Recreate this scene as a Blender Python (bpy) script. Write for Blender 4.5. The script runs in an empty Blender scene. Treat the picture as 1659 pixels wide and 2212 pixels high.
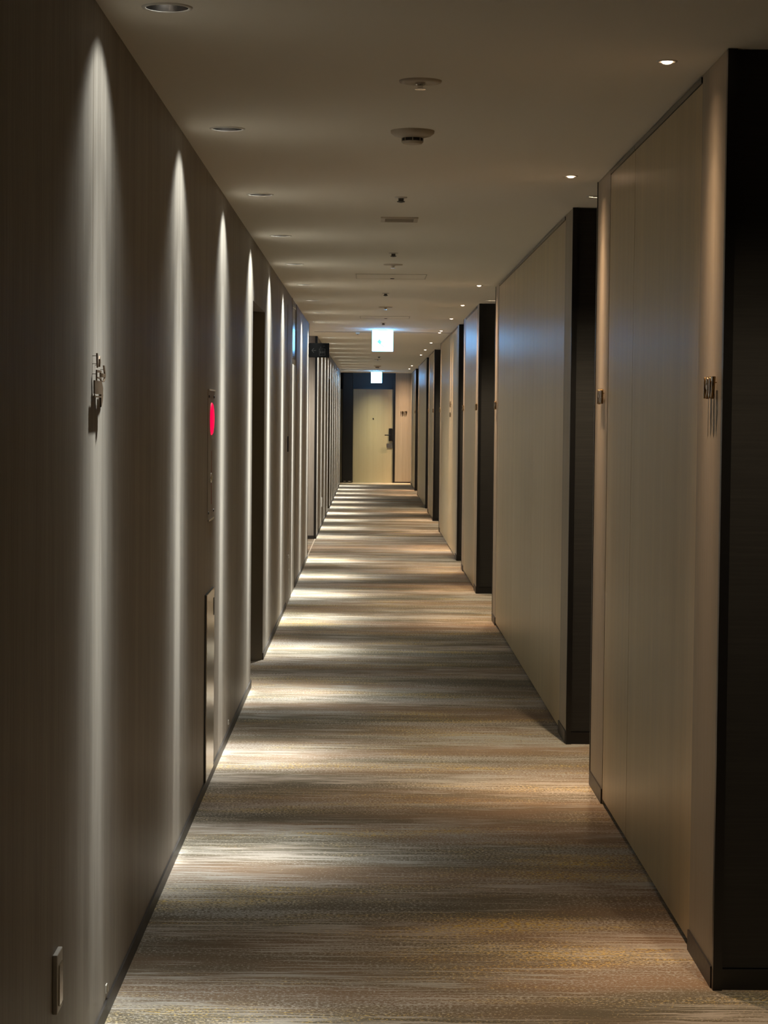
import bpy, bmesh, math, random
from mathutils import Vector, Matrix

random.seed(7)
sc = bpy.context.scene
COL = sc.collection
PI = math.pi

# ------------------------------------------------------------------ camera
FPX = 4630.0
H_CAM, PITCH, YAW, ROLL = 1.4666, 0.044845, 0.007006, 0.009703
cam_d = bpy.data.cameras.new('camera')
cam_d.sensor_fit = 'VERTICAL'
cam_d.sensor_height = 36.0
cam_d.lens = FPX / 2212.0 * 36.0
cam_d.clip_start, cam_d.clip_end = 0.05, 200
cam = bpy.data.objects.new('camera', cam_d)
COL.objects.link(cam)
fwd = Vector((math.sin(YAW) * math.cos(PITCH), math.cos(YAW) * math.cos(PITCH), -math.sin(PITCH)))
rgt = Vector((math.cos(YAW), -math.sin(YAW), 0))
upv = rgt.cross(fwd)
c_, s_ = math.cos(ROLL), math.sin(ROLL)
r2 = rgt * c_ + upv * s_
u2 = upv * c_ - rgt * s_
m = Matrix.Identity(4)
for i in range(3):
    m[i][0], m[i][1], m[i][2] = r2[i], u2[i], -fwd[i]
m[0][3], m[1][3], m[2][3] = 0, 0, H_CAM
cam.matrix_world = m
sc.camera = cam

# ------------------------------------------------------------------ world, exposure, lamp levels
w = bpy.data.worlds.new('world'); sc.world = w; w.use_nodes = True
w.node_tree.nodes['Background'].inputs[0].default_value = (0.9, 0.8, 0.7, 1)
w.node_tree.nodes['Background'].inputs[1].default_value = 0.0
sc.view_settings.view_transform = 'Standard'
sc.view_settings.look = 'None'
sc.view_settings.gamma = 1
sc.view_settings.exposure = 0.2
sc.view_settings.use_curve_mapping = False
sc.cycles.max_bounces = 16
sc.cycles.diffuse_bounces = 8
sc.cycles.glossy_bounces = 6
sc.cycles.sample_clamp_indirect = 6.0
sc.cycles.blur_glossy = 0.5

LAMP_P = 60.0          # left downlights
SPOT_P = 20.0          # small right spotlights
RECESS_P = 27.0        # door recess downlights
EXIT_E = 19.0           # exit sign face
LAMP_COL = (0.98, 1.0, 0.955)
SPOT_COL = (1.0, 0.66, 0.41)
RECESS_COL = (1.0, 0.80, 0.54)

# ------------------------------------------------------------------ dimensions
H = 2.4
XL, XR = -0.63, 0.896
Y0, YE = -1.2, 46.9
PASS0, PASS1 = 21.94, 25.38        # side passage in the left wall
N1 = (11.49, 12.79, 2.075)         # left niche: from, to, head height
N2 = (32.35, 33.75, 2.03)
LEFT_END = 45.6
XRB = 1.40                         # back of the door recesses
PIERS = [(-1.2, 3.13), (5.46, 8.53), (9.59, 15.42), (17.75, 20.63), (21.77, 27.42),
         (30.03, 32.80), (34.10, 39.85), (42.17, YE)]

# ------------------------------------------------------------------ node helpers
def mat(name):
    mt = bpy.data.materials.new(name); mt.use_nodes = True
    return mt, mt.node_tree.nodes, mt.node_tree.links, mt.node_tree.nodes['Principled BSDF']

def plain(name, col, rough=0.5, metal=0.0, spec=0.5):
    mt, n, l, b = mat(name)
    b.inputs['Base Color'].default_value = (*col, 1)
    b.inputs['Roughness'].default_value = rough
    b.inputs['Metallic'].default_value = metal
    b.inputs['Specular IOR Level'].default_value = spec
    # faint mottling so that no surface is a perfect flat colour
    nz = n.new('ShaderNodeTexNoise'); nz.inputs['Scale'].default_value = 45
    tc = n.new('ShaderNodeTexCoord'); l.new(tc.outputs['Object'], nz.inputs['Vector'])
    mr = n.new('ShaderNodeMapRange'); mr.inputs[3].default_value = rough * 0.9; mr.inputs[4].default_value = min(1, rough * 1.1)
    l.new(nz.outputs[0], mr.inputs[0]); l.new(mr.outputs[0], b.inputs['Roughness'])
    return mt

def glow(name, col, strength):
    mt, n, l, b = mat(name)
    b.inputs['Base Color'].default_value = (0.8, 0.8, 0.8, 1)
    b.inputs['Emission Color'].default_value = (*col, 1)
    b.inputs['Emission Strength'].default_value = strength
    return mt

def scaled_noise(n, l, src, scale, detail=2.0, rough=0.5, loc=(0, 0, 0)):
    mp = n.new('ShaderNodeMapping'); mp.inputs['Scale'].default_value = scale; mp.inputs['Location'].default_value = loc
    l.new(src, mp.inputs['Vector'])
    nz = n.new('ShaderNodeTexNoise'); nz.inputs['Scale'].default_value = 1.0
    nz.inputs['Detail'].default_value = detail; nz.inputs['Roughness'].default_value = rough
    l.new(mp.outputs[0], nz.inputs['Vector'])
    return nz.outputs[0]

def ramp(n, l, src, stops):
    r = n.new('ShaderNodeValToRGB'); e = r.color_ramp.elements
    while len(e) < len(stops): e.new(0.5)
    for el, (p, c) in zip(e, stops):
        el.position = p; el.color = (*c, 1) if len(c) == 3 else c
    l.new(src, r.inputs[0])
    return r.outputs[0]

def maprange(n, l, src, a, b_, c, d):
    r = n.new('ShaderNodeMapRange'); r.inputs[1].default_value = a; r.inputs[2].default_value = b_
    r.inputs[3].default_value = c; r.inputs[4].default_value = d
    l.new(src, r.inputs[0]); return r.outputs[0]

def mixcol(n, l, fac, a, b_, mode='MIX'):
    x = n.new('ShaderNodeMix'); x.data_type = 'RGBA'; x.blend_type = mode
    for s, v in ((x.inputs[0], fac), (x.inputs[6], a), (x.inputs[7], b_)):
        if isinstance(v, (int, float)): s.default_value = v
        elif isinstance(v, tuple): s.default_value = (*v, 1)
        else: l.new(v, s)
    return x.outputs[2]

def math_(n, l, op, a, b_=0.0):
    x = n.new('ShaderNodeMath'); x.operation = op
    for s, v in ((x.inputs[0], a), (x.inputs[1], b_)):
        if isinstance(v, (int, float)): s.default_value = v
        else: l.new(v, s)
    return x.outputs[0]

def veneer(name, dark, light, rough, spec=0.5, bump=0.15):
    """wall covering with a fine upright grain"""
    mt, n, l, b = mat(name)
    tc = n.new('ShaderNodeTexCoord'); P = tc.outputs['Object']
    a = scaled_noise(n, l, P, (70, 70, 0.7), 3, 0.6)
    c = scaled_noise(n, l, P, (9, 9, 0.12), 2, 0.5)
    d = scaled_noise(n, l, P, (320, 320, 6), 2, 0.6)
    f = math_(n, l, 'ADD', math_(n, l, 'MULTIPLY', a, 0.4), math_(n, l, 'MULTIPLY', c, 0.25))
    f = math_(n, l, 'ADD', f, math_(n, l, 'MULTIPLY', d, 0.35))
    l.new(ramp(n, l, f, [(0.36, dark), (0.64, light)]), b.inputs['Base Color'])
    l.new(maprange(n, l, a, 0.3, 0.7, rough * 0.85, rough * 1.2), b.inputs['Roughness'])
    b.inputs['Specular IOR Level'].default_value = spec
    bp = n.new('ShaderNodeBump'); bp.inputs['Strength'].default_value = bump; bp.inputs['Distance'].default_value = 0.001
    l.new(f, bp.inputs['Height']); l.new(bp.outputs[0], b.inputs['Normal'])
    return mt

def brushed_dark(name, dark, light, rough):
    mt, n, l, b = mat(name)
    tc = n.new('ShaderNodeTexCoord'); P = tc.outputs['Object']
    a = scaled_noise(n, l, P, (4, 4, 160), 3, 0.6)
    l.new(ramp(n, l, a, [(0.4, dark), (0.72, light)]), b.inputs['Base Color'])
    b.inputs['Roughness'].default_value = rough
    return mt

def carpet():
    mt, n, l, b = mat('carpet')
    tc = n.new('ShaderNodeTexCoord'); P = tc.outputs['Object']
    base_zone = scaled_noise(n, l, P, (0.55, 2.3, 1), 3, 0.55)
    base = ramp(n, l, base_zone, [(0.30, (0.092, 0.086, 0.066)), (0.45, (0.135, 0.113, 0.080)), (0.57, (0.185, 0.132, 0.089)), (0.72, (0.225, 0.155, 0.105))])
    # short broken flecks and long drawn lines of pale yarn
    fleck = scaled_noise(n, l, P, (105, 135, 1), 4, 0.72)
    wob = scaled_noise(n, l, P, (9, 4, 1), 3, 0.6)
    vm = n.new('ShaderNodeVectorMath'); vm.operation = 'ADD'; cb = n.new('ShaderNodeCombineXYZ')
    l.new(maprange(n, l, wob, 0, 1, -0.012, 0.012), cb.inputs[1]); l.new(P, vm.inputs[0]); l.new(cb.outputs[0], vm.inputs[1])
    line = scaled_noise(n, l, vm.outputs[0], (3.0, 85, 1), 5, 0.66, (3, 7, 0))
    zone = scaled_noise(n, l, P, (0.9, 3.3, 1), 3, 0.6, (11, 4, 0))
    zone2 = scaled_noise(n, l, P, (0.7, 2.6, 1), 3, 0.6, (31, 2, 0))
    thr_f = maprange(n, l, zone, 0.32, 0.68, 0.64, 0.46)
    thr_l = maprange(n, l, zone2, 0.32, 0.68, 0.68, 0.43)
    f1 = maprange(n, l, math_(n, l, 'SUBTRACT', fleck, thr_f), -0.02, 0.05, 0, 1)
    f2 = maprange(n, l, math_(n, l, 'SUBTRACT', line, thr_l), -0.02, 0.05, 0, 1)
    pale_zone = scaled_noise(n, l, P, (0.6, 1.7, 1), 2, 0.5, (5, 21, 0))
    pale = ramp(n, l, pale_zone, [(0.35, (0.32, 0.32, 0.295)), (0.5, (0.375, 0.353, 0.312)), (0.66, (0.41, 0.352, 0.30))])
    yel_zone = scaled_noise(n, l, P, (1.1, 4.2, 1), 3, 0.6, (17, 9, 0))
    yel = maprange(n, l, yel_zone, 0.46, 0.62, 0, 1.0)
    yf = scaled_noise(n, l, P, (60, 90, 1), 2, 0.6, (8, 40, 0))
    yel = math_(n, l, 'MULTIPLY', yel, maprange(n, l, yf, 0.44, 0.54, 0.15, 1))
    pale_y = mixcol(n, l, yel, pale, (0.56, 0.39, 0.09))
    k = mixcol(n, l, f1, base, pale_y)
    k = mixcol(n, l, math_(n, l, 'MULTIPLY', f2, 0.9), k, pale)
    # dark flecks
    dk = scaled_noise(n, l, P, (60, 80, 1), 3, 0.7, (2, 33, 0))
    k = mixcol(n, l, maprange(n, l, dk, 0.66, 0.74, 0, 0.8), k, (0.03, 0.022, 0.018))
    l.new(k, b.inputs['Base Color'])
    b.inputs['Roughness'].default_value = 0.95
    b.inputs['Specular IOR Level'].default_value = 0.1
    bp = n.new('ShaderNodeBump'); bp.inputs['Strength'].default_value = 0.35; bp.inputs['Distance'].default_value = 0.004
    l.new(fleck, bp.inputs['Height']); l.new(bp.outputs[0], b.inputs['Normal'])
    return mt

M = {}
M['wall'] = veneer('wall_covering', (0.21, 0.186, 0.153), (0.39, 0.36, 0.315), 0.5, 0.2)
M['panel'] = veneer('panel_veneer', (0.375, 0.30, 0.175), (0.55, 0.455, 0.285), 0.34, 0.27, 0.10)
M['strip'] = veneer('strip_veneer', (0.28, 0.245, 0.188), (0.38, 0.335, 0.262), 0.5, 0.25, 0.1)
M['door'] = veneer('door_veneer', (0.38, 0.335, 0.22), (0.45, 0.395, 0.265), 0.4, 0.4, 0.08)
M['ceil'] = plain('ceiling_paper', (0.80, 0.765, 0.68), 0.85, 0, 0.2)
M['carpet'] = carpet()
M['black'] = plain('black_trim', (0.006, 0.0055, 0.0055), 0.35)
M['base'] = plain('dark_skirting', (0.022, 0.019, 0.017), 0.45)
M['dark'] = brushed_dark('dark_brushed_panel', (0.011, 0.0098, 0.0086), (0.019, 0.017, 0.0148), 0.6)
M['navy'] = plain('dark_transom', (0.018, 0.017, 0.018), 0.4)
M['brown'] = plain('brown_jamb', (0.11, 0.088, 0.06), 0.55)
M['white'] = plain('white_plastic', (0.62, 0.60, 0.55), 0.45)
M['beige'] = plain('beige_plastic', (0.50, 0.44, 0.35), 0.5)
M['chrome'] = plain('chrome', (0.75, 0.74, 0.72), 0.18, 1.0)
M['steel'] = plain('brushed_steel', (0.60, 0.56, 0.48), 0.22, 1.0)
M['brass'] = plain('dark_bronze', (0.24, 0.155, 0.07), 0.17, 1.0)
M['bronze'] = plain('matte_bronze', (0.085, 0.055, 0.030), 0.5, 0.4)
M['rail'] = plain('dark_metal_rail', (0.035, 0.035, 0.037), 0.22, 1.0)
M['hatchline'] = plain('hatch_edge', (0.50, 0.465, 0.39), 0.8)
M['reflector'] = plain('dark_reflector', (0.30, 0.27, 0.24), 0.12, 1.0)
M['red'] = glow('red_lamp', (1.0, 0.0, 0.07), 0.85)
M['red'].node_tree.nodes['Principled BSDF'].inputs['Base Color'].default_value = (0.7, 0.0, 0.04, 1)
M['redlabel'] = plain('red_print', (0.35, 0.03, 0.03), 0.5)
M['lens'] = glow('spot_lens', (1.0, 0.66, 0.42), 14)
M['lampglow'] = glow('downlight_lens', (1.0, 0.93, 0.80), 2)
M['signblack'] = plain('sign_black', (0.0012, 0.0012, 0.0012), 0.7, 0, 0.03)
M['signgrey'] = plain('sign_grey', (0.010, 0.0095, 0.009), 0.7, 0, 0.05)
M['exit'] = glow('exit_face', (0.15, 0.50, 1.0), EXIT_E)
M['green'] = glow('exit_green', (0.02, 0.75, 0.50), 1.0)
M['palegreen'] = glow('exit_pale_green', (0.60, 0.97, 0.93), 1.0)
M['glass'] = plain('dark_glass', (0.012, 0.013, 0.016), 0.20, 0, 0.4)
M['grey'] = plain('grey_print', (0.09, 0.085, 0.078), 0.6)
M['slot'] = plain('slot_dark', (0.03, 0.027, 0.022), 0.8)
M['ceilgrey'] = plain('vent_grille', (0.33, 0.285, 0.22), 0.7)
M['hatch'] = plain('hatch_paper', (0.80, 0.765, 0.68), 0.85, 0, 0.2)

# ------------------------------------------------------------------ mesh helpers
def box(bm, x0, x1, y0, y1, z0, z1, bev=0.0):
    r = bmesh.ops.create_cube(bm, size=1.0)
    vs = r['verts']
    for v in vs:
        v.co = Vector(((x0 + x1) / 2 + v.co.x * (x1 - x0), (y0 + y1) / 2 + v.co.y * (y1 - y0), (z0 + z1) / 2 + v.co.z * (z1 - z0)))
    if bev > 0:
        es = list({e for v in vs for e in v.link_edges})
        bmesh.ops.bevel(bm, geom=es, offset=bev, segments=2, profile=0.5, affect='EDGES')

def lathe(bm, prof, seg=32, axis='Z', cx=0, cy=0, cz=0):
    """prof: list of (radius, height); height runs along axis"""
    rings = []
    for r, h in prof:
        ring = []
        for i in range(seg):
            a = 2 * PI * i / seg
            p = (r * math.cos(a), r * math.sin(a), h)
            if axis == 'X': p = (h, r * math.cos(a), r * math.sin(a))
            if axis == 'Y': p = (r * math.cos(a), h, r * math.sin(a))
            ring.append(bm.verts.new((cx + p[0], cy + p[1], cz + p[2])))
        rings.append(ring)
    for a, b_ in zip(rings, rings[1:]):
        for i in range(seg):
            bm.faces.new((a[i], a[(i + 1) % seg], b_[(i + 1) % seg], b_[i]))
    return rings

def cap(bm, ring): bm.faces.new(ring)

def prism(bm, pts, axis, t0, t1):
    """polygon pts (u,v) extruded along axis from t0 to t1; axis X -> (y,z), Y -> (x,z), Z -> (x,y)"""
    def P(u, v, t):
        return {'X': (t, u, v), 'Y': (u, t, v), 'Z': (u, v, t)}[axis]
    a = [bm.verts.new(P(u, v, t0)) for u, v in pts]
    b_ = [bm.verts.new(P(u, v, t1)) for u, v in pts]
    n = len(pts)
    bm.faces.new(a); bm.faces.new(b_[::-1])
    for i in range(n):
        bm.faces.new((a[i], b_[i], b_[(i + 1) % n], a[(i + 1) % n]))

def obj(name, bm, m_, parent=None, smooth=False):
    bmesh.ops.recalc_face_normals(bm, faces=bm.faces)
    me = bpy.data.meshes.new(name); bm.to_mesh(me); bm.free()
    if smooth:
        for p in me.polygons: p.use_smooth = True
    me.materials.append(M[m_])
    o = bpy.data.objects.new(name, me); COL.objects.link(o)
    if parent is not None: o.parent = parent
    return o

def boxobj(name, m_, parent, *a, bev=0.0):
    bm = bmesh.new(); box(bm, *a, bev=bev)
    return obj(name, bm, m_, parent)

def struct(name, bm, m_, parent=None):
    o = obj(name, bm, m_, parent)
    if parent is None: o['kind'] = 'structure'
    return o

def tag(o, label, cat, group=None):
    o['label'] = label; o['category'] = cat
    if group: o['group'] = group
    elif 'group' in o: del o['group']
    return o

def thing(name, label, cat, loc, group=None, rz=0.0):
    o = bpy.data.objects.new(name, None); COL.objects.link(o)
    o.empty_display_size = 0.05
    o.location = loc; o.rotation_euler = (0, 0, rz)
    return tag(o, label, cat, group)

def dup(root, loc, label, group=None, rz=None):   # lamps' own lights are added afterwards, never copied
    r = root.copy(); COL.objects.link(r); r.location = loc
    if rz is not None: r.rotation_euler = (0, 0, rz)
    r['label'] = label
    if group: r['group'] = group
    for ch in list(root.children):
        if ch.type == 'LIGHT': continue
        c = ch.copy(); COL.objects.link(c); c.parent = r
        for g in list(ch.children):
            d = g.copy(); COL.objects.link(d); d.parent = c
    return r

ORD = ['first', 'second', 'third', 'fourth', 'fifth', 'sixth', 'seventh', 'eighth', 'ninth', 'tenth', 'eleventh', 'twelfth',
       'thirteenth', 'fourteenth', 'fifteenth', 'sixteenth', 'seventeenth', 'eighteenth', 'nineteenth', 'twentieth']

# ------------------------------------------------------------------ photometric data for the lamps
def ies(name, table, wall=None):
    va = ' '.join(str(a) for a, _ in table); vc = ' '.join('%.4f' % (c * 100) for _, c in table)
    t = bpy.data.texts.new(name)
    if wall is not None:      # wall washer: wider throw towards the wall (azimuth 90) than into the corridor
        hs = [0] + list(range(5, 180, 10)) + [185, 360]
        def fall(d, a, b): return max(0.0, min(1.0, (b - d) / (b - a)))
        def k_at(h, th):
            d = abs(h - 90)
            if th <= 6: return fall(d, 22, 52)
            if th <= 9: return fall(d, 42, 80)
            if d <= 52: return 1 + 1.5 * min(1, d / 45)
            return 2.5 * fall(d, 62, 92)
        rows = ''
        for hh in hs:
            rows += ' '.join('%.4f' % (100 * (c + (k_at(hh, th) if hh < 184 else 0) * (wc - c))) for (th, c), (_, wc) in zip(table, wall)) + '\n'
        t.write('IESNA:LM-63-1995\n[TEST] lamp\nTILT=NONE\n1 1000 1 %d %d 1 2 0 0 0\n1 1 100\n%s\n%s\n%s' % (len(table), len(hs), va, ' '.join(map(str, hs)), rows))
        return t
    t.write('IESNA:LM-63-1995\n[TEST] lamp\nTILT=NONE\n1 1000 1 %d 1 1 2 0 0 0\n1 1 100\n%s\n0\n%s\n' % (len(table), va, vc))
    return t

ANG = [0, 3, 4, 5, 8, 12, 16, 21, 30, 38, 48, 55, 70, 90]
def tab(v): return list(zip(ANG, v))
IES_LAMP = ies('downlight_distribution', tab([2.5, 2.45, 2.35, 2.1, 1.25, 0.50, 0.22, 0.10, 0.035, 0.016, 0.006, 0.003, 0.001, 0]),
               tab([2.5, 2.6, 5.5, 7.0, 2.9, 0.80, 0.34, 0.145, 0.075, 0.044, 0.021, 0.011, 0.004, 0]))
IES_SPOT = ies('spot_distribution', [(0, 2.2), (4, 2.1), (8, 1.4), (12, 0.7), (16, 0.38), (21, 0.17), (30, 0.05), (38, 0.018), (48, 0.006), (58, 0.002), (66, 0), (90, 0)])
IES_DOOR = ies('door_distribution', [(0, 6), (8, 5), (16, 2.6), (24, 0.95), (33, 0.28), (42, 0.05), (48, 0), (90, 0)])
IES_FLOOD = ies('flood_distribution', [(0, 1.0), (20, 0.95), (40, 0.8), (55, 0.6), (65, 0.4), (75, 0.15), (82, 0), (90, 0)])
IES_WIDE = ies('recess_distribution', [(0, 1.0), (15, 0.95), (22, 0.75), (30, 0.40), (36, 0.12), (42, 0.03), (48, 0), (90, 0)])

def light_data(name, text, power, col, radius):
    d = bpy.data.lights.new(name, 'POINT'); d.energy = power; d.color = col; d.shadow_soft_size = radius
    d.use_nodes = True
    n, l = d.node_tree.nodes, d.node_tree.links
    em = n.get('Emission')
    i = n.new('ShaderNodeTexIES'); i.mode = 'INTERNAL'; i.ies = text
    l.new(i.outputs[0], em.inputs['Strength'])
    return d

def add_light(parent, data, z):
    o = bpy.data.objects.new('bulb', data); COL.objects.link(o); o.parent = parent; o.location = (0, 0, z)
    return o

# lamp positions ---------------------------------------------------
LEFT_Y = [4.978 + 2.0857 * k for k in range(20)]
LEFT_Y = [y for y in LEFT_Y if y < 45.3]
LEFT_Y = [y for y in LEFT_Y if abs(y - 23.74) > 0.5]
LX = -0.475
SPOTS = [5.645, 8.33, 15.30, 18.01, 20.50, 23.42, 23.95, 27.25, 30.15, 32.68, 39.72, 42.30]
SX = 0.768
RECESS = [(3.65, 0.98), (4.95, 0.98), (9.083, 0.952), (15.95, 0.968), (17.25, 0.968), (21.2, 0.968), (27.95, 0.968), (29.5, 0.968), (33.45, 0.968), (40.4, 0.968), (41.65, 0.968)]
LR, SR, RR = 0.050, 0.020, 0.040
HOLES = [(LX, y, LR) for y in LEFT_Y] + [(x, y, RR) for y, x in RECESS] + [(0.09, 46.42, RR), (0.72, 46.56, RR), (-1.35, 24.2, LR)] + [(SX, y, SR) for y in SPOTS]

# ================================================================== STRUCTURE
# ---- floor
bm = bmesh.new(); box(bm, -3.2, XRB + 0.1, Y0, YE + 0.1, -0.05, 0.0)
struct('floor', bm, 'carpet')

# ---- ceiling with openings for every recessed lamp
bm = bmesh.new()
def loop(pts):
    vs = [bm.verts.new((x, y, H)) for x, y in pts]
    return [bm.edges.new((vs[i], vs[(i + 1) % len(vs)])) for i in range(len(vs))]
edges = loop([(-3.2, Y0), (XRB + 0.1, Y0), (XRB + 0.1, YE + 0.1), (-3.2, YE + 0.1)])
for x, y, r in HOLES:
    edges += loop([(x + r * math.cos(2 * PI * i / 24), y + r * math.sin(2 * PI * i / 24)) for i in range(24)])
bmesh.ops.triangle_fill(bm, edges=edges, use_beauty=True)
for f in bm.faces:
    f.normal_update()
    if f.normal.z > 0: f.normal_flip()
me = bpy.data.meshes.new('ceiling'); bm.to_mesh(me); bm.free(); me.materials.append(M['ceil'])
o = bpy.data.objects.new('ceiling', me); COL.objects.link(o); o['kind'] = 'structure'

# ---- left wall
T = 0.14
bm = bmesh.new()
def lw(y0, y1, z0=0.0, z1=H): box(bm, XL - T, XL, y0, y1, z0, z1)
lw(Y0, N1[0]); lw(N1[0], N1[1], N1[2], H); lw(N1[1], 17.27); lw(17.27, 18.15, 0, 1.88); lw(17.27, 18.15, 2.366, H); lw(18.15, PASS0); lw(PASS1, N2[0]); lw(N2[0], N2[1], N2[2], H); lw(N2[1], LEFT_END)
struct('wall_left', bm, 'wall')
# passage walls
bm = bmesh.new()
box(bm, -3.2, XL - T, PASS1, PASS1 + 0.12, 0, H)
box(bm, -3.2, XL - T, PASS0 - 0.12, PASS0, 0, H)
box(bm, -3.3, -3.2, PASS0 - 0.12, PASS1 + 0.12, 0, H)
struct('wall_passage', bm, 'wall')
# back of the camera end
bm = bmesh.new(); box(bm, XL - T, XRB + 0.1, Y0 - 0.1, Y0, 0, H); struct('wall_back', bm, 'wall')

# niches with a dark splayed jamb and a door set back
def niche(y0, y1, zt, idx):
    bm = bmesh.new()
    prism(bm, [(XL - 0.0005, y1), (XL - T - 0.02, y1 - 0.22), (XL - T - 0.02, y1)], 'Z', 0.0, zt)
    box(bm, XL - T - 0.05, XL - T, y0, y1, 0, zt)
    struct('trim_%d' % idx, bm, 'brown')
niche(N1[0], N1[1], N1[2] - 0.001, 1)
niche(N2[0], N2[1], N2[2] - 0.001, 2)

# baseboard on the left wall
bm = bmesh.new()
def lb(y0, y1): box(bm, XL, XL + 0.006, y0, y1, 0, 0.040)
lb(Y0, N1[0]); lb(N1[1], 16.25); lb(18.2, PASS0); lb(PASS1, N2[0]); lb(N2[1], LEFT_END)
box(bm, -3.2, XL, PASS1 - 0.006, PASS1, 0, 0.040)
struct('baseboard_left', bm, 'base')

# corner post and the shutter slot by the passage
bm = bmesh.new(); box(bm, XL - 0.024, XL + 0.004, PASS1 - 0.012, PASS1 + 0.03, 0, H - 0.001)
struct('trim_3', bm, 'black')
bm = bmesh.new(); box(bm, XL, XR, 24.0, 24.05, H - 0.004, H - 0.0005)
struct('trim_4', bm, 'ceilgrey')
bm = bmesh.new(); box(bm, XL - 0.012, XL, PASS0, PASS1, 0, 0.003)
struct('trim_5', bm, 'beige')
bm = bmesh.new(); box(bm, XL - 0.03, XL + 0.003, PASS0 - 0.012, PASS0 + 0.004, 0, H - 0.001)
struct('trim_6', bm, 'base')

# ---- right wall piers: dark core, strips with skirting, shaft doors between
core = bmesh.new(); strips = bmesh.new(); dark = bmesh.new(); frame = bmesh.new(); base = bmesh.new()
door_n = 1
PAN = {1: [(5.87, 7.34), (7.346, 8.085)], 2: [(9.95, 11.82), (11.826, 13.4), (13.406, 15.03)], 3: [(18.10, 20.26)],
       4: [(22.15, 24.6), (24.607, 27.05)], 5: [(30.40, 32.43)], 6: [(34.45, 37.0), (37.008, 39.5)], 7: [(42.55, 44.8)], 0: [(-0.8, 2.8)]}
door_specs = []
for k, (a, b_) in enumerate(PIERS):
    box(core, XR + 0.014, XRB, a + 0.002, b_ - 0.002, 0.0, H - 0.002)
    p0, p1 = PAN[k][0][0], PAN[k][-1][1]
    s0, s1 = p0 - 0.006, p1 + 0.006
    box(strips, XR, XR + 0.0135, a, s0, 0.0, H - 0.001)
    box(strips, XR, XR + 0.0135, s1, b_, 0.0, H - 0.001)
    box(base, XR - 0.005, XR, a + 0.004, s0, 0.0, 0.056)
    box(base, XR - 0.005, XR, s1, b_ - (0.004 if k < 7 else 0), 0.0, 0.056)
    for q in PAN[k]: door_specs.append(q)
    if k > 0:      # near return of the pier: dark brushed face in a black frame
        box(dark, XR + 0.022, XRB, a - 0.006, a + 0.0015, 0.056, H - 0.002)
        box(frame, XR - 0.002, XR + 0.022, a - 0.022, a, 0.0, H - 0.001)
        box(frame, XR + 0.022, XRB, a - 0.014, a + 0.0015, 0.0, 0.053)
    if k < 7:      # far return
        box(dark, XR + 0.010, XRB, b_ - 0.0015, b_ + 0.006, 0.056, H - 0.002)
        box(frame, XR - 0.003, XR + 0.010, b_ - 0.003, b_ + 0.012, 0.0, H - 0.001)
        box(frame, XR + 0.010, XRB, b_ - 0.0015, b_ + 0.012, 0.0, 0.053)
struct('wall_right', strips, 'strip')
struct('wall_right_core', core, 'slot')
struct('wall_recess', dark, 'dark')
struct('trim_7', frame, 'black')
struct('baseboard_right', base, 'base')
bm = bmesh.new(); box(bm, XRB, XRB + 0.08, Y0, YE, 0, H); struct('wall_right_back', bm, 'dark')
for i, (a, b_) in enumerate(door_specs):
    bm = bmesh.new(); box(bm, XR + 0.001, XR + 0.0135, a, b_, 0.020, H - 0.022)
    o = struct('door_%d' % (i + 1), bm, 'panel')
    boxobj('top_rail', 'rail', o, XR - 0.003, XR + 0.012, a, b_, H - 0.0205, H - 0.005)

# ---- end wall: dark door surround, plain panel to the right
bm = bmesh.new(); box(bm, -3.2, 0.515, YE, YE + 0.1, 0.0, H); struct('wall_end', bm, 'navy')
bm = bmesh.new(); box(bm, 0.555, XR, YE - 0.05, YE + 0.1, 0.0, H); struct('wall_end_right', bm, 'strip')
bm = bmesh.new(); box(bm, 0.505, 0.555, YE - 0.055, YE + 0.1, 0.0, H - 0.001)
box(bm, -0.40, 0.505, YE - 0.03, YE, 2.045, 2.085)
struct('trim_8', bm, 'black')
bm = bmesh.new(); box(bm, 0.555, XR, YE - 0.057, YE - 0.05, 0, 0.03); struct('baseboard_end', bm, 'base')
# end doors
d17 = bmesh.new(); box(d17, -0.365, 0.505, YE - 0.022, YE, 0.006, 2.045)
d17 = struct('door_20', d17, 'door')
d18 = bmesh.new(); box(d18, -1.50, -0.60, YE - 0.022, YE, 0.006, 2.045)
d18 = struct('door_21', d18, 'door')
def child(name, m_, par, *a, bev=0.0): return boxobj(name, m_, par, *a, bev=bev)
lk = child('lock_case', 'black', d17, 0.415, 0.495, YE - 0.052, YE - 0.0225, 0.92, 1.195, bev=0.006)
bm = bmesh.new(); box(bm, 0.325, 0.455, YE - 0.092, YE - 0.076, 1.035, 1.057, 0.004); box(bm, 0.437, 0.455, YE - 0.078, YE - 0.05, 1.035, 1.057)
obj('lever_handle', bm, 'black', lk)
child('strike_plate', 'steel', d17, 0.375, 0.495, YE - 0.03, YE - 0.0225, 0.765, 0.855, bev=0.002)
bm = bmesh.new(); r = lathe(bm, [(0.013, YE - 0.0225), (0.013, YE - 0.030), (0.006, YE - 0.031)], 20, 'Y', 0.075, 0, 1.405); cap(bm, r[-1])
obj('peephole', bm, 'black', d17)
# threshold strip
bm = bmesh.new(); box(bm, -0.365, 0.505, YE - 0.06, YE - 0.022, 0, 0.005); struct('trim_9', bm, 'steel')
# pillar between the two end doors
bm = bmesh.new(); box(bm, -0.598, -0.372, YE - 0.14, YE, 0.0, H - 0.001, 0.012); pil = struct('trim_10', bm, 'black')
for x0, x1 in ((-0.565, -0.51), (-0.465, -0.41), (-0.40, -0.388)):
    bm = bmesh.new(); box(bm, x0, x1, YE - 0.1435, YE - 0.1395, 0.026, 0.034); obj('foot_clip', bm, 'chrome', pil)

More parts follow.
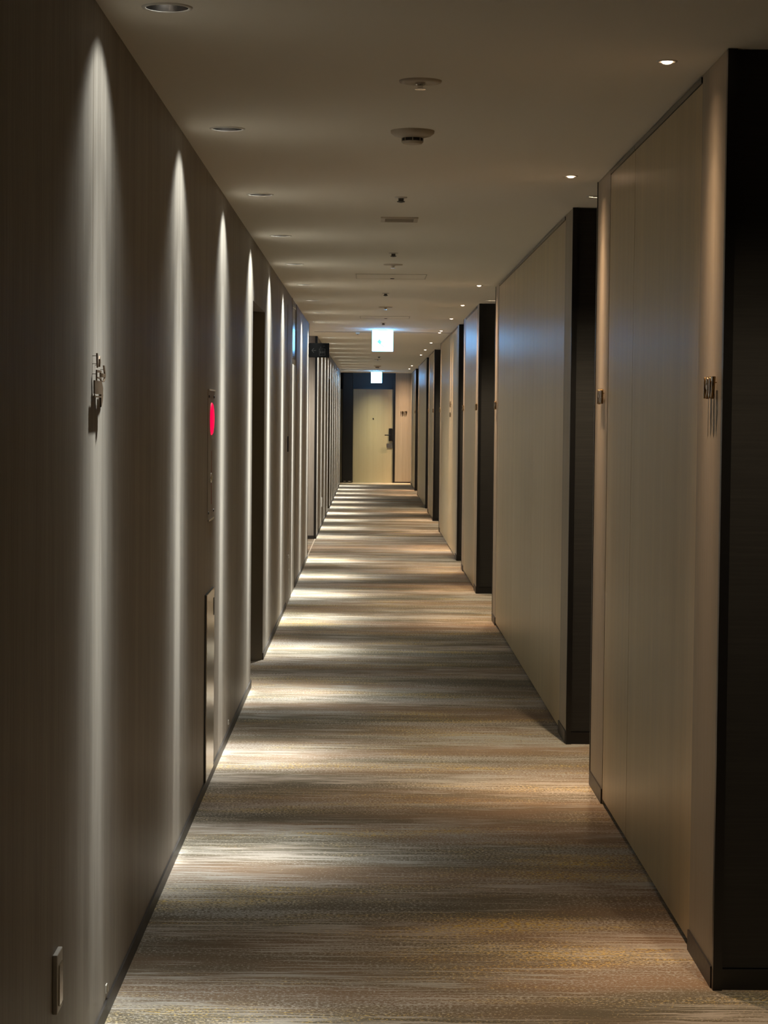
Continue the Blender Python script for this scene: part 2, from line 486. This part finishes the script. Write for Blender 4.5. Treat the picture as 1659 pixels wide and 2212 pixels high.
# ---- flush door with handle, glazed panel over its neighbour (left wall, before the passage)
bm = bmesh.new(); box(bm, XL, XL + 0.003, 16.25, 17.15, 0.004, 2.30)
box_d = struct('door_22', bm, 'wall')
bm = bmesh.new(); box(bm, XL + 0.003, XL + 0.012, 16.34, 16.37, 1.185, 1.305, 0.003); obj('flush_handle', bm, 'black', box_d)
bm = bmesh.new(); box(bm, XL, XL + 0.004, 18.17, 18.22, 0.0, H - 0.001); struct('trim_11', bm, 'brown')
bm = bmesh.new(); box(bm, XL, XL + 0.006, 17.17, 17.19, 0.0, H - 0.001); struct('trim_12', bm, 'wall')

# ================================================================== LAMPS
# ---- left downlights
def make_downlight():
    t = thing('downlight', '', 'ceiling light', (0, 0, 0), 'downlights in a row along the left wall')
    bm = bmesh.new(); lathe(bm, [(LR - 0.001, -0.001), (LR + 0.002, -0.004), (LR + 0.007, -0.003), (LR + 0.009, 0.0)], 40)
    obj('trim_ring', bm, 'white', t, True)
    bm = bmesh.new(); r = lathe(bm, [(LR - 0.0005, -0.001), (LR - 0.001, 0.03), (LR - 0.006, 0.07), (LR - 0.014, 0.10)], 40)
    obj('reflector', bm, 'reflector', t, True)
    bm = bmesh.new(); r = lathe(bm, [(0.036, 0.099), (0.025, 0.092), (0.008, 0.088)], 32); cap(bm, r[-1])
    obj('lamp_lens', bm, 'lampglow', t, True)
    return t
proto = make_downlight()
base_light = light_data('downlight', IES_LAMP, LAMP_P, LAMP_COL, 0.010)
dim = {0: 0.33, 1: 0.47, 2: 0.64, 3: 0.86}
for i, y in enumerate(LEFT_Y):
    place = ' from the front, recessed in the ceiling along the left wall'
    if i == 0: lab = 'nearest recessed downlight in the ceiling by the left wall, largest in view'
    elif y > 24 and y < 27: lab = 'recessed downlight by the left wall just past the side passage, beyond the green arrow sign'
    elif i == len(LEFT_Y) - 1: lab = 'last recessed downlight by the left wall, nearest the end door'
    else: lab = ORD[i] + ' round white-rimmed downlight' + place
    t = proto if i == 0 else dup(proto, (0, 0, 0), lab)
    t.location = (LX, y, H); t['label'] = lab
for i, t in enumerate([o for o in COL.objects if o.name.startswith('downlight') and o.type == 'EMPTY']):
    d = base_light
    if i in dim:
        d = base_light.copy(); d.energy = LAMP_P * dim[i]
    add_light(t, d, 0.040)

# ---- right spotlights
def make_spot():
    t = thing('spotlight', '', 'ceiling light', (0, 0, 0), 'small warm spotlights along the right wall')
    bm = bmesh.new(); lathe(bm, [(SR - 0.005, 0.0), (SR - 0.004, -0.002), (SR + 0.006, -0.003), (SR + 0.008, 0.0)], 32)
    obj('trim_ring', bm, 'white', t, True)
    bm = bmesh.new(); r = lathe(bm, [(SR - 0.005, 0.002), (SR - 0.006, -0.003), (SR - 0.009, -0.006), (SR - 0.014, -0.0075)], 28); cap(bm, r[-1])
    obj('lens', bm, 'lens', t, True)
    return t
sproto = make_spot()
spot_light = light_data('spotlight', IES_SPOT, SPOT_P, SPOT_COL, 0.006)
SPOT_LAB = ['nearest bright spotlight over the near end of the first right wall panel', 'spotlight over the room number at the far end of the first right panel',
            'spotlight over the far end of the second right panel', 'spotlight over the near end of the third right panel', 'spotlight over the far end of the third right panel',
            'nearer of the two paired spotlights over the double brass sign', 'farther of the two paired spotlights over the double brass sign',
            'spotlight over the far end of the fourth right panel', 'spotlight over the near end of the fifth right panel', 'spotlight over the far end of the fifth right panel',
            'spotlight over the far end of the sixth right panel', 'spotlight over the near end of the last right panel']
sl = []
for i, y in enumerate(SPOTS):
    t = sproto if i == 0 else dup(sproto, (0, 0, 0), '')
    t.location = (SX, y, H); t['label'] = SPOT_LAB[i]; sl.append(t)
sdim = {0: 0.5, 1: 0.8}
for i, t in enumerate(sl):
    d = spot_light
    if i in sdim:
        d = spot_light.copy(); d.energy = SPOT_P * sdim[i]
    add_light(t, d, -0.020)

# ---- recess downlights
def make_recess_light():
    t = thing('recess_light', '', 'ceiling light', (0, 0, 0), 'downlights in the door recesses on the right')
    bm = bmesh.new(); lathe(bm, [(RR - 0.001, 0.0), (RR, -0.004), (RR + 0.007, -0.003), (RR + 0.009, 0.0)], 36)
    obj('trim_ring', bm, 'white', t, True)
    bm = bmesh.new(); lathe(bm, [(RR - 0.0005, 0.0), (RR - 0.004, 0.04), (RR - 0.016, 0.07)], 36)
    obj('reflector', bm, 'reflector', t, True)
    bm = bmesh.new(); r = lathe(bm, [(0.025, 0.069), (0.018, 0.064), (0.006, 0.062)], 28); cap(bm, r[-1])
    obj('lamp_lens', bm, 'lampglow', t, True)
    return t
rproto = make_recess_light()
rec_light = light_data('recess_light', IES_WIDE, RECESS_P, RECESS_COL, 0.012)
rdim = {0: 0.35, 1: 0.35, 2: 0.8, 3: 0.65, 4: 0.65, 5: 0.75, 6: 0.65, 7: 0.65, 8: 0.75, 9: 0.65, 10: 0.65}
RL = ['nearer downlight of the right door recess closest to the camera', 'farther downlight of the right door recess closest to the camera',
      'downlight in the narrow door recess behind the first right panel', 'nearer downlight of the double door recess behind the second right panel',
      'farther downlight of the double door recess behind the second right panel', 'downlight in the narrow recess behind the third right panel',
      'nearer downlight of the recess behind the fourth right panel', 'farther downlight of the recess behind the fourth right panel',
      'downlight in the narrow recess behind the fifth right panel', 'nearer downlight of the recess behind the sixth right panel', 'farther downlight of the recess behind the sixth right panel']
rl = []
for i, (y, x) in enumerate(RECESS):
    t = rproto if i == 0 else dup(rproto, (0, 0, 0), '')
    t.location = (x, y, H); t['label'] = RL[i]; rl.append(t)
for i, t in enumerate(rl):
    d = rec_light
    if i in rdim:
        d = rec_light.copy(); d.energy = RECESS_P * rdim[i]
    add_light(t, d, 0.03)
t = dup(rproto, (0.72, 46.56, H), 'downlight over the room number 1917 on the end wall'); del t['group']
d = spot_light.copy(); d.energy = SPOT_P * 3.0; add_light(t, d, 0.02)
t = dup(rproto, (0.09, 46.42, H), 'downlight in the ceiling just before the end door'); del t['group']
d = light_data('door_light', IES_DOOR, RECESS_P * 0.42, (1.0, 0.90, 0.60), 0.012); add_light(t, d, 0.03)
t = dup(proto, (-1.35, 24.2, H), 'downlight in the ceiling of the side passage on the left'); del t['group']
d = light_data('added_passage_light', IES_FLOOD, RECESS_P * 1.5, (1.0, 0.90, 0.78), 0.02); add_light(t, d, 0.012)  # out-of-view lamp added to brighten the return face of the passage

# ================================================================== CEILING DEVICES
# sprinkler with a wide cover plate
def make_plate_sprinkler():
    t = thing('sprinkler', '', 'sprinkler', (0, 0, 0), 'wide plated sprinklers on the ceiling')
    bm = bmesh.new(); r = lathe(bm, [(0.060, 0.0), (0.058, -0.005), (0.045, -0.007), (0.018, -0.006), (0.014, -0.003)], 40); cap(bm, r[-1])
    obj('cover_plate', bm, 'beige', t, True)
    bm = bmesh.new(); r = lathe(bm, [(0.014, -0.003), (0.014, -0.010), (0.008, -0.014), (0.008, -0.020), (0.016, -0.022), (0.016, -0.024)], 24); cap(bm, r[-1])
    obj('sprinkler_head', bm, 'chrome', t, False)
    return t
pp = make_plate_sprinkler()
PL = [(0.132, 6.02, 'wide plated sprinkler with chrome head, nearest of the ceiling devices'), (0.134, 13.27, 'flat round plate just before the nearer ceiling hatch'),
      (0.126, 18.45, 'plated sprinkler with two bright glints just before the second ceiling hatch'), (0.121, 35.5, 'plated sprinkler with two glints beyond the arrow exit sign'),
      (0.135, 42.9, 'plated sprinkler just in front of the far exit sign')]
for i, (x, y, lab) in enumerate(PL):
    t = pp if i == 0 else dup(pp, (0, 0, 0), lab)
    t.location = (x, y, H); t['label'] = lab
# small pendent heads
def make_head():
    t = thing('sprinkler_pendent', '', 'sprinkler', (0, 0, 0), 'small sprinkler heads on the ceiling')
    bm = bmesh.new(); lathe(bm, [(0.027, 0.0), (0.026, -0.004), (0.012, -0.006)], 28); obj('escutcheon', bm, 'white', t, True)
    bm = bmesh.new(); r = lathe(bm, [(0.012, -0.004), (0.011, -0.016), (0.017, -0.018), (0.017, -0.021), (0.005, -0.024)], 20); cap(bm, r[-1]); obj('sprinkler_head', bm, 'grey', t)
    return t
hp = make_head()
for i, (x, y, lab) in enumerate([(0.124, 9.2, 'small sprinkler head before the ceiling air vent'), (0.126, 12.33, 'small sprinkler head between air vent and round plate'),
                                 (0.111, 16.37, 'small sprinkler head between the two ceiling hatches'), (0.126, 21.56, 'small sprinkler head right in front of the arrow exit sign'),
                                 (0.135, 33.9, 'small sprinkler head seen just below the arrow exit sign')]):
    t = hp if i == 0 else dup(hp, (0, 0, 0), lab)
    t.location = (x, y, H); t['label'] = lab
# smoke detectors
def make_detector():
    t = thing('smoke_detector', '', 'smoke detector', (0, 0, 0), 'smoke detectors on the ceiling')
    bm = bmesh.new(); lathe(bm, [(0.072, 0.0), (0.071, -0.008), (0.060, -0.017), (0.040, -0.022), (0.034, -0.024)], 40); obj('detector_base', bm, 'beige', t, True)
    bm = bmesh.new(); lathe(bm, [(0.033, -0.023), (0.033, -0.036)], 32); obj('sensor_slot', bm, 'slot', t, True)
    bm = bmesh.new(); r = lathe(bm, [(0.036, -0.034), (0.036, -0.037), (0.030, -0.043), (0.015, -0.045)], 32); cap(bm, r[-1])
    for q in range(8):
        a = q * PI / 4
        box(bm, 0.0345 * math.cos(a) - 0.0015, 0.0345 * math.cos(a) + 0.0015, 0.0345 * math.sin(a) - 0.0015, 0.0345 * math.sin(a) + 0.0015, -0.035, -0.023)
    obj('sensor_cap', bm, 'beige', t)
    return t
dp = make_detector()
for i, (x, y, lab) in enumerate([(0.131, 7.07, 'round smoke detector with dark slotted sensor near the front'), (0.129, 40.1, 'smoke detector far off, above the distant exit sign')]):
    t = dp if i == 0 else dup(dp, (0, 0, 0), lab)
    t.location = (x, y, H); t['label'] = lab
# air vent
t = thing('air_vent', 'narrow slotted air vent in the ceiling', 'vent', (0.131, 10.23, H))
bm = bmesh.new()
for a in ((-0.088, 0.088, -0.11, -0.085), (-0.088, 0.088, 0.085, 0.11), (-0.088, -0.068, -0.085, 0.085), (0.068, 0.088, -0.085, 0.085)): box(bm, a[0], a[1], a[2], a[3], -0.006, 0.0)
obj('vent_frame', bm, 'beige', t)
bm = bmesh.new()
for q in range(7): box(bm, -0.068, 0.068, -0.08 + q * 0.024, -0.068 + q * 0.024, -0.004, -0.001)
obj('vent_slats', bm, 'ceilgrey', t)
# inspection hatches
def hatch(y, lab):
    t = thing('ceiling_hatch', lab, 'hatch', (0.133, y, H), 'inspection hatches in the ceiling')
    bm = bmesh.new()
    for a in ((-0.236, 0.236, -0.236, -0.230), (-0.236, 0.236, 0.230, 0.236), (-0.236, -0.230, -0.230, 0.230), (0.230, 0.236, -0.230, 0.230)): box(bm, a[0], a[1], a[2], a[3], -0.003, 0.0)
    obj('hatch_frame', bm, 'hatchline', t)
    boxobj('hatch_cover', 'hatch', t, -0.229, 0.229, -0.229, 0.229, -0.002, -0.0003)
    bm = bmesh.new(); r = lathe(bm, [(0.014, -0.002), (0.013, -0.006)], 20, cx=0.01, cy=0.17); cap(bm, r[-1]); obj('latch', bm, 'slot', t)
hatch(14.42, 'square inspection hatch in the ceiling, nearer one')
hatch(20.39, 'square inspection hatch in the ceiling just before the arrow exit sign')
# small sensor by the shutter slot
t = thing('ceiling_sensor', 'tiny box sensor on the ceiling left of the arrow exit sign', 'sensor', (-0.145, 24.12, H))
boxobj('sensor_body', 'white', t, -0.022, 0.022, -0.02, 0.02, -0.02, 0.0, bev=0.004)
bm = bmesh.new(); r = lathe(bm, [(0.009, -0.02), (0.007, -0.026)], 16); cap(bm, r[-1]); obj('sensor_eye', bm, 'slot', t)

# ================================================================== EXIT SIGNS
def exit_sign(y, zc, lab, arrow):
    t = thing('exit_sign', lab, 'exit sign', (0.130, y, H), 'glowing white exit signs under the ceiling')
    z1, z0 = zc + 0.118, zc - 0.118
    bm = bmesh.new(); box(bm, -0.117, 0.117, -0.016, 0.016, z0, z1, 0.006); obj('sign_body', bm, 'white', t)
    boxobj('ceiling_mount', 'white', t, -0.05, 0.05, -0.02, 0.02, z1, 0.0) if z1 < -0.003 else None
    for s in (-1, 1):
        boxobj('lit_face', 'exit', t, -0.112, 0.112, min(s * 0.016, s * 0.0195), max(s * 0.016, s * 0.0195), z0 + 0.005, z1 - 0.005)
    if arrow:
        bm = bmesh.new(); prism(bm, [(-0.060, zc - 0.012), (-0.034, zc + 0.020), (-0.012, zc - 0.010), (-0.026, zc - 0.040)], 'Y', -0.0215, -0.0197); obj('arrow_head', bm, 'green', t)
        bm = bmesh.new(); prism(bm, [(-0.014, zc - 0.004), (0.055, zc - 0.006), (0.055, zc - 0.013), (-0.014, zc - 0.018)], 'Y', -0.0212, -0.0197)
        prism(bm, [(-0.030, zc - 0.040), (-0.012, zc - 0.026), (0.022, zc - 0.068), (0.012, zc - 0.072)], 'Y', -0.0212, -0.0197); obj('arrow_shaft', bm, 'palegreen', t)
    return t
exit_sign(23.3, -0.122, 'nearer glowing exit sign with a green left arrow', True)
exit_sign(44.9, -0.135, 'distant glowing exit sign in front of the end door', False)

# ================================================================== SIGNS ON WALLS
_glyph = {}
def glyph_mesh(ch, h):
    key = (ch, h)
    if key in _glyph: return _glyph[key]
    cu = bpy.data.curves.new('glyph', 'FONT'); cu.body = ch; cu.size = h / 0.72; cu.extrude = 0.0025; cu.offset = h * 0.012; cu.bevel_depth = 0.0018; cu.bevel_resolution = 2
    ob = bpy.data.objects.new('glyph', cu); COL.objects.link(ob)
    me = bpy.data.meshes.new_from_object(ob.evaluated_get(bpy.context.evaluated_depsgraph_get()))
    bpy.data.objects.remove(ob); me.materials.clear(); me.materials.append(M['brass'])
    xs = [v.co.x for v in me.vertices]; mx = (min(xs) + max(xs)) / 2
    for v in me.vertices: v.co.x -= mx
    _glyph[key] = me
    return me

def room_number(num, loc, facing, lab, h=0.054, pitch=0.043):
    """facing 'W': on the right wall, read from the left; 'S': on the end wall"""
    t = thing('room_number', lab, 'sign', loc, 'room numbers in standing metal digits')
    n = len(num)
    for i, ch in enumerate(num):
        u = (i - (n - 1) / 2) * pitch
        o = bpy.data.objects.new('digit', glyph_mesh(ch, h)); COL.objects.link(o); o.parent = t
        if facing == 'W':
            o.rotation_euler = (PI / 2, 0, -PI / 2); o.location = (-0.0095, -u, -h / 2)
        else:
            o.rotation_euler = (PI / 2, 0, 0); o.location = (u, -0.0095, -h / 2)
        o.scale = (0.80, 1, 1)
    for i in range(n):
        u = (i - (n - 1) / 2) * pitch
        bm = bmesh.new()
        if facing == 'W': box(bm, -0.0065, 0.0, -u - 0.0012, -u + 0.0012, 0.010, 0.0124)
        else: box(bm, u - 0.0012, u + 0.0012, -0.0065, 0.0, 0.010, 0.0124)
        obj('standoff_pin', bm, 'brass', t)
NUMS = [('1907', 5.61, 'nearest room number 1907 on the first right panel'), ('1908', 8.27, 'room number at the far end of the first right panel'),
        ('1909', 15.2, 'room number at the far end of the second right panel'), ('1910', 17.93, 'room number at the near end of the third right panel'),
        ('1911', 20.47, 'room number at the far end of the third right panel'), ('1912', 27.25, 'room number at the far end of the fourth right panel'),
        ('1913', 30.2, 'room number at the near end of the fifth right panel'), ('1914', 32.62, 'room number at the far end of the fifth right panel'),
        ('1915', 39.68, 'room number at the far end of the sixth right panel'), ('1916', 42.35, 'room number at the near end of the last right panel')]
for num, y, lab in NUMS: room_number(num, (XR, y, 1.55), 'W', lab)
room_number('1917', (0.735, YE - 0.05, 1.535), 'S', 'room number 1917 on the pink-lit end wall', 0.076, 0.038)

# double direction sign on the fourth right panel
t = thing('direction_sign', 'double brass direction sign on the fourth right panel, facing the passage', 'sign', (XR + 0.001, 23.66, 1.545))
bm = bmesh.new()
lathe(bm, [(0.030, -0.016), (0.030, -0.011), (0.020, -0.011), (0.020, -0.016), (0.030, -0.016)], 24, 'X', 0, 0.05, 0.055)
prism(bm, [(-0.10, 0.055), (-0.05, 0.09), (-0.04, 0.08), (-0.07, 0.06), (0.0, 0.06), (0.0, 0.05), (-0.07, 0.05), (-0.04, 0.03), (-0.05, 0.02)], 'X', -0.016, -0.011)
obj('upper_symbols', bm, 'brass', t)
bm = bmesh.new()
for a, b_ in ((-0.10, -0.075), (-0.05, -0.035), (-0.01, 0.02), (0.04, 0.055), (0.075, 0.10)): prism(bm, [(a, -0.085), (b_, -0.085), (b_ + 0.006, -0.035), (a + 0.006, -0.035)], 'X', -0.016, -0.011)
obj('lower_symbols', bm, 'brass', t)
for y in (-0.07, 0.05):
    for z in (-0.06, 0.055):
        bm = bmesh.new(); box(bm, -0.012, 0.0, y - 0.0015, y + 0.0015, z - 0.0015, z + 0.0015)
        obj('standoff_pin', bm, 'brass', t)

# bronze standing sign on the left wall (near)
t = thing('wall_sign', 'bronze standing pictogram sign on the left wall, lit from above', 'sign', (XL, 4.90, 1.48))
def lp(name, *polys):
    bm = bmesh.new()
    for pts in polys: prism(bm, [(y - 4.90, z - 1.48) for y, z in pts], 'X', 0.0095, 0.0125)
    return obj(name, bm, 'bronze', t)
lp('tall_stroke', [(4.862, 1.602), (4.872, 1.602), (4.880, 1.585), (4.884, 1.571), (4.872, 1.569), (4.866, 1.580)])
lp('short_stroke', [(4.914, 1.597), (4.926, 1.583), (4.920, 1.572), (4.908, 1.572), (4.909, 1.590)])
lp('frame_symbol', [(4.857, 1.559), (4.939, 1.559), (4.939, 1.564), (4.857, 1.564)], [(4.857, 1.536), (4.864, 1.536), (4.864, 1.559), (4.857, 1.559)],
   [(4.926, 1.5475), (4.936, 1.5475), (4.936, 1.559), (4.926, 1.559)], [(4.869, 1.5455), (4.920, 1.5445), (4.950, 1.539), (4.936, 1.5485), (4.869, 1.5485)])
lp('solid_symbol', [(4.818, 1.5095), (4.968, 1.5095), (4.973, 1.524), (4.944, 1.540), (4.818, 1.540)], [(4.818, 1.5018), (4.935, 1.5018), (4.935, 1.5055), (4.818, 1.5055)],
   [(4.935, 1.480), (4.945, 1.482), (4.962, 1.494), (4.973, 1.5095), (4.935, 1.5095)])
lp('arrow_symbol', [(4.985, 1.577), (5.001, 1.577), (5.020, 1.557), (5.020, 1.549), (5.004, 1.549), (5.004, 1.558)], [(4.953, 1.549), (5.004, 1.549), (5.004, 1.558), (4.953, 1.558)],
   [(5.005, 1.549), (5.016, 1.549), (4.991, 1.5385), (4.953, 1.5385), (4.953, 1.5405), (4.984, 1.541)])
for y, z in ((4.872, 1.596), (4.872, 1.578), (4.863, 1.555), (4.92, 1.525), (5.01, 1.568), (4.915, 1.576)):
    bm = bmesh.new(); box(bm, 0.0, 0.010, y - 4.90 - 0.001, y - 4.90 + 0.001, z - 1.48 - 0.0006, z - 1.48 + 0.0006)
    obj('standoff_pin', bm, 'bronze', t)

# black projecting lift sign at the corner of the passage
t = thing('lift_sign', 'black projecting lift sign with left arrow at the passage corner', 'sign', (XL, 21.86, 2.053))
boxobj('sign_box', 'signblack', t, 0.004, 0.210, -0.016, 0.016, 0.0, 0.146, bev=0.002)
boxobj('wall_bracket', 'signblack', t, 0.0, 0.004, -0.022, 0.022, 0.01, 0.136)
bm = bmesh.new()
yy = -0.0172; y2 = -0.0160
prism(bm, [(0.030, 0.070), (0.052, 0.094), (0.056, 0.090), (0.040, 0.0725), (0.078, 0.0725), (0.078, 0.0675), (0.040, 0.0675), (0.056, 0.050), (0.052, 0.046)], 'Y', yy, y2)
obj('arrow', bm, 'signgrey', t)
bm = bmesh.new()
for a in ((0.108, 0.170, 0.084, 0.088), (0.108, 0.170, 0.020, 0.024), (0.108, 0.112, 0.024, 0.084), (0.166, 0.170, 0.024, 0.084)): box(bm, a[0], a[1], yy, y2, a[2], a[3])
for x in (0.122, 0.139, 0.156):
    box(bm, x - 0.005, x + 0.005, yy, y2, 0.040, 0.060); lathe(bm, [(0.004, yy), (0.0005, yy)], 10, 'Y', x, 0, 0.067)
prism(bm, [(0.112, 0.108), (0.122, 0.098), (0.132, 0.108), (0.128, 0.108), (0.122, 0.102), (0.116, 0.108)], 'Y', yy, y2)
prism(bm, [(0.148, 0.108), (0.158, 0.120), (0.168, 0.108), (0.164, 0.108), (0.158, 0.115), (0.152, 0.108)], 'Y', yy, y2)
obj('lift_symbol', bm, 'signgrey', t)

# ================================================================== FIRE EQUIPMENT ON THE LEFT WALL
# fire alarm plate with the red lamp
t = thing('fire_alarm_panel', 'fire alarm plate with a red lamp on the left wall', 'fire alarm', (XL - 0.003, 8.50, 1.05))
bm = bmesh.new(); box(bm, 0.0, 0.005, -0.17, 0.17, 0.0, 0.51, 0.0015); obj('cover_plate', bm, 'wall', t)
boxobj('top_edge', 'chrome', t, 0.0, 0.010, -0.17, 0.17, 0.508, 0.514)
bm = bmesh.new(); r = lathe(bm, [(0.064, 0.005), (0.064, 0.008), (0.058, 0.012), (0.040, 0.015), (0.015, 0.0165)], 36, 'X', 0, 0, 0.398); cap(bm, r[-1])
obj('red_lamp', bm, 'red', t, True)
for y, z in ((-0.13, 0.485), (0.13, 0.485), (-0.13, 0.03), (0.13, 0.03)):
    bm = bmesh.new(); r = lathe(bm, [(0.006, 0.005), (0.0055, 0.008), (0.002, 0.009)], 16, 'X', 0, y, z); cap(bm, r[-1])
    obj('fixing_screw', bm, 'black', t)
bm = bmesh.new(); r = lathe(bm, [(0.020, 0.005), (0.020, 0.008), (0.015, 0.010), (0.007, 0.010)], 28, 'X', 0, 0.0, 0.165); cap(bm, r[-1]); obj('call_button', bm, 'chrome', t, True)
boxobj('hinge_line', 'redlabel', t, 0.005, 0.006, 0.02, 0.026, 0.06, 0.27)
boxobj('bottom_lip', 'steel', t, 0.005, 0.010, -0.15, 0.12, -0.003, 0.004)
# hose cabinet with polished door
t = thing('hose_cabinet', 'polished steel hose cabinet door low on the left wall', 'fire hose cabinet', (XL, 8.45, 0.0))
boxobj('cabinet_frame', 'slot', t, 0.0, 0.004, -0.214, 0.192, 0.041, 0.770)
bm = bmesh.new(); box(bm, 0.004, 0.009, -0.205, 0.19, 0.042, 0.768, 0.001); d = obj('cabinet_door', bm, 'steel', t)
boxobj('door_pull', 'slot', d, 0.009, 0.0105, 0.145, 0.165, 0.66, 0.73)

# wall outlets
def outlet(loc, lab, wy, hz, depth):
    t = thing('wall_outlet', lab, 'outlet', loc, 'outlets low on the left wall')
    bm = bmesh.new(); box(bm, 0.0, depth, -wy / 2, wy / 2, -hz / 2, hz / 2, 0.002); obj('cover_plate', bm, 'white', t)
    boxobj('socket_face', 'steel', t, depth, depth + 0.003, -wy * 0.3, wy * 0.3, -hz * 0.38, hz * 0.30)
    return t
outlet((XL, 4.32, 0.312), 'nearest wall outlet, low on the left wall at the bottom corner', 0.075, 0.122, 0.010)
outlet((XL, 5.17, 0.066), 'tiny cover just above the baseboard below the bronze sign', 0.02, 0.022, 0.002)
outlet((XL, 9.68, 0.07), 'tiny cover just above the baseboard past the hose cabinet', 0.02, 0.022, 0.002)
outlet((XL + 0.003, 16.62, 0.32), 'wall outlet low on the flush door before the passage', 0.075, 0.12, 0.008)
outlet((XL, 28.3, 0.32), 'wall outlet on the left wall past the side passage', 0.075, 0.12, 0.008)

# glossy glazed panel high on the left wall
t = thing('glazed_panel', 'glossy dark glass panel recessed high in the left wall with a blue reflection', 'panel', (XL, 17.27, 1.90))
sx = math.tan(math.radians(2.85))
def wedge(name, m_, y0, y1, z0, z1, d0):
    bm = bmesh.new(); prism(bm, [(-T, y0), (d0 + sx * (y0 - 0.88), y0), (d0 + sx * (y1 - 0.88), y1), (-T, y1)], 'Z', z0, z1)
    return obj(name, bm, m_, t)
wedge('glass_pane', 'glass', 0.002, 0.878, 0.03, 0.45, -0.004)
wedge('bottom_rail', 'chrome', 0.002, 0.878, -0.018, 0.0295, -0.001)
wedge('top_rail', 'chrome', 0.002, 0.878, 0.4505, 0.464, -0.001)
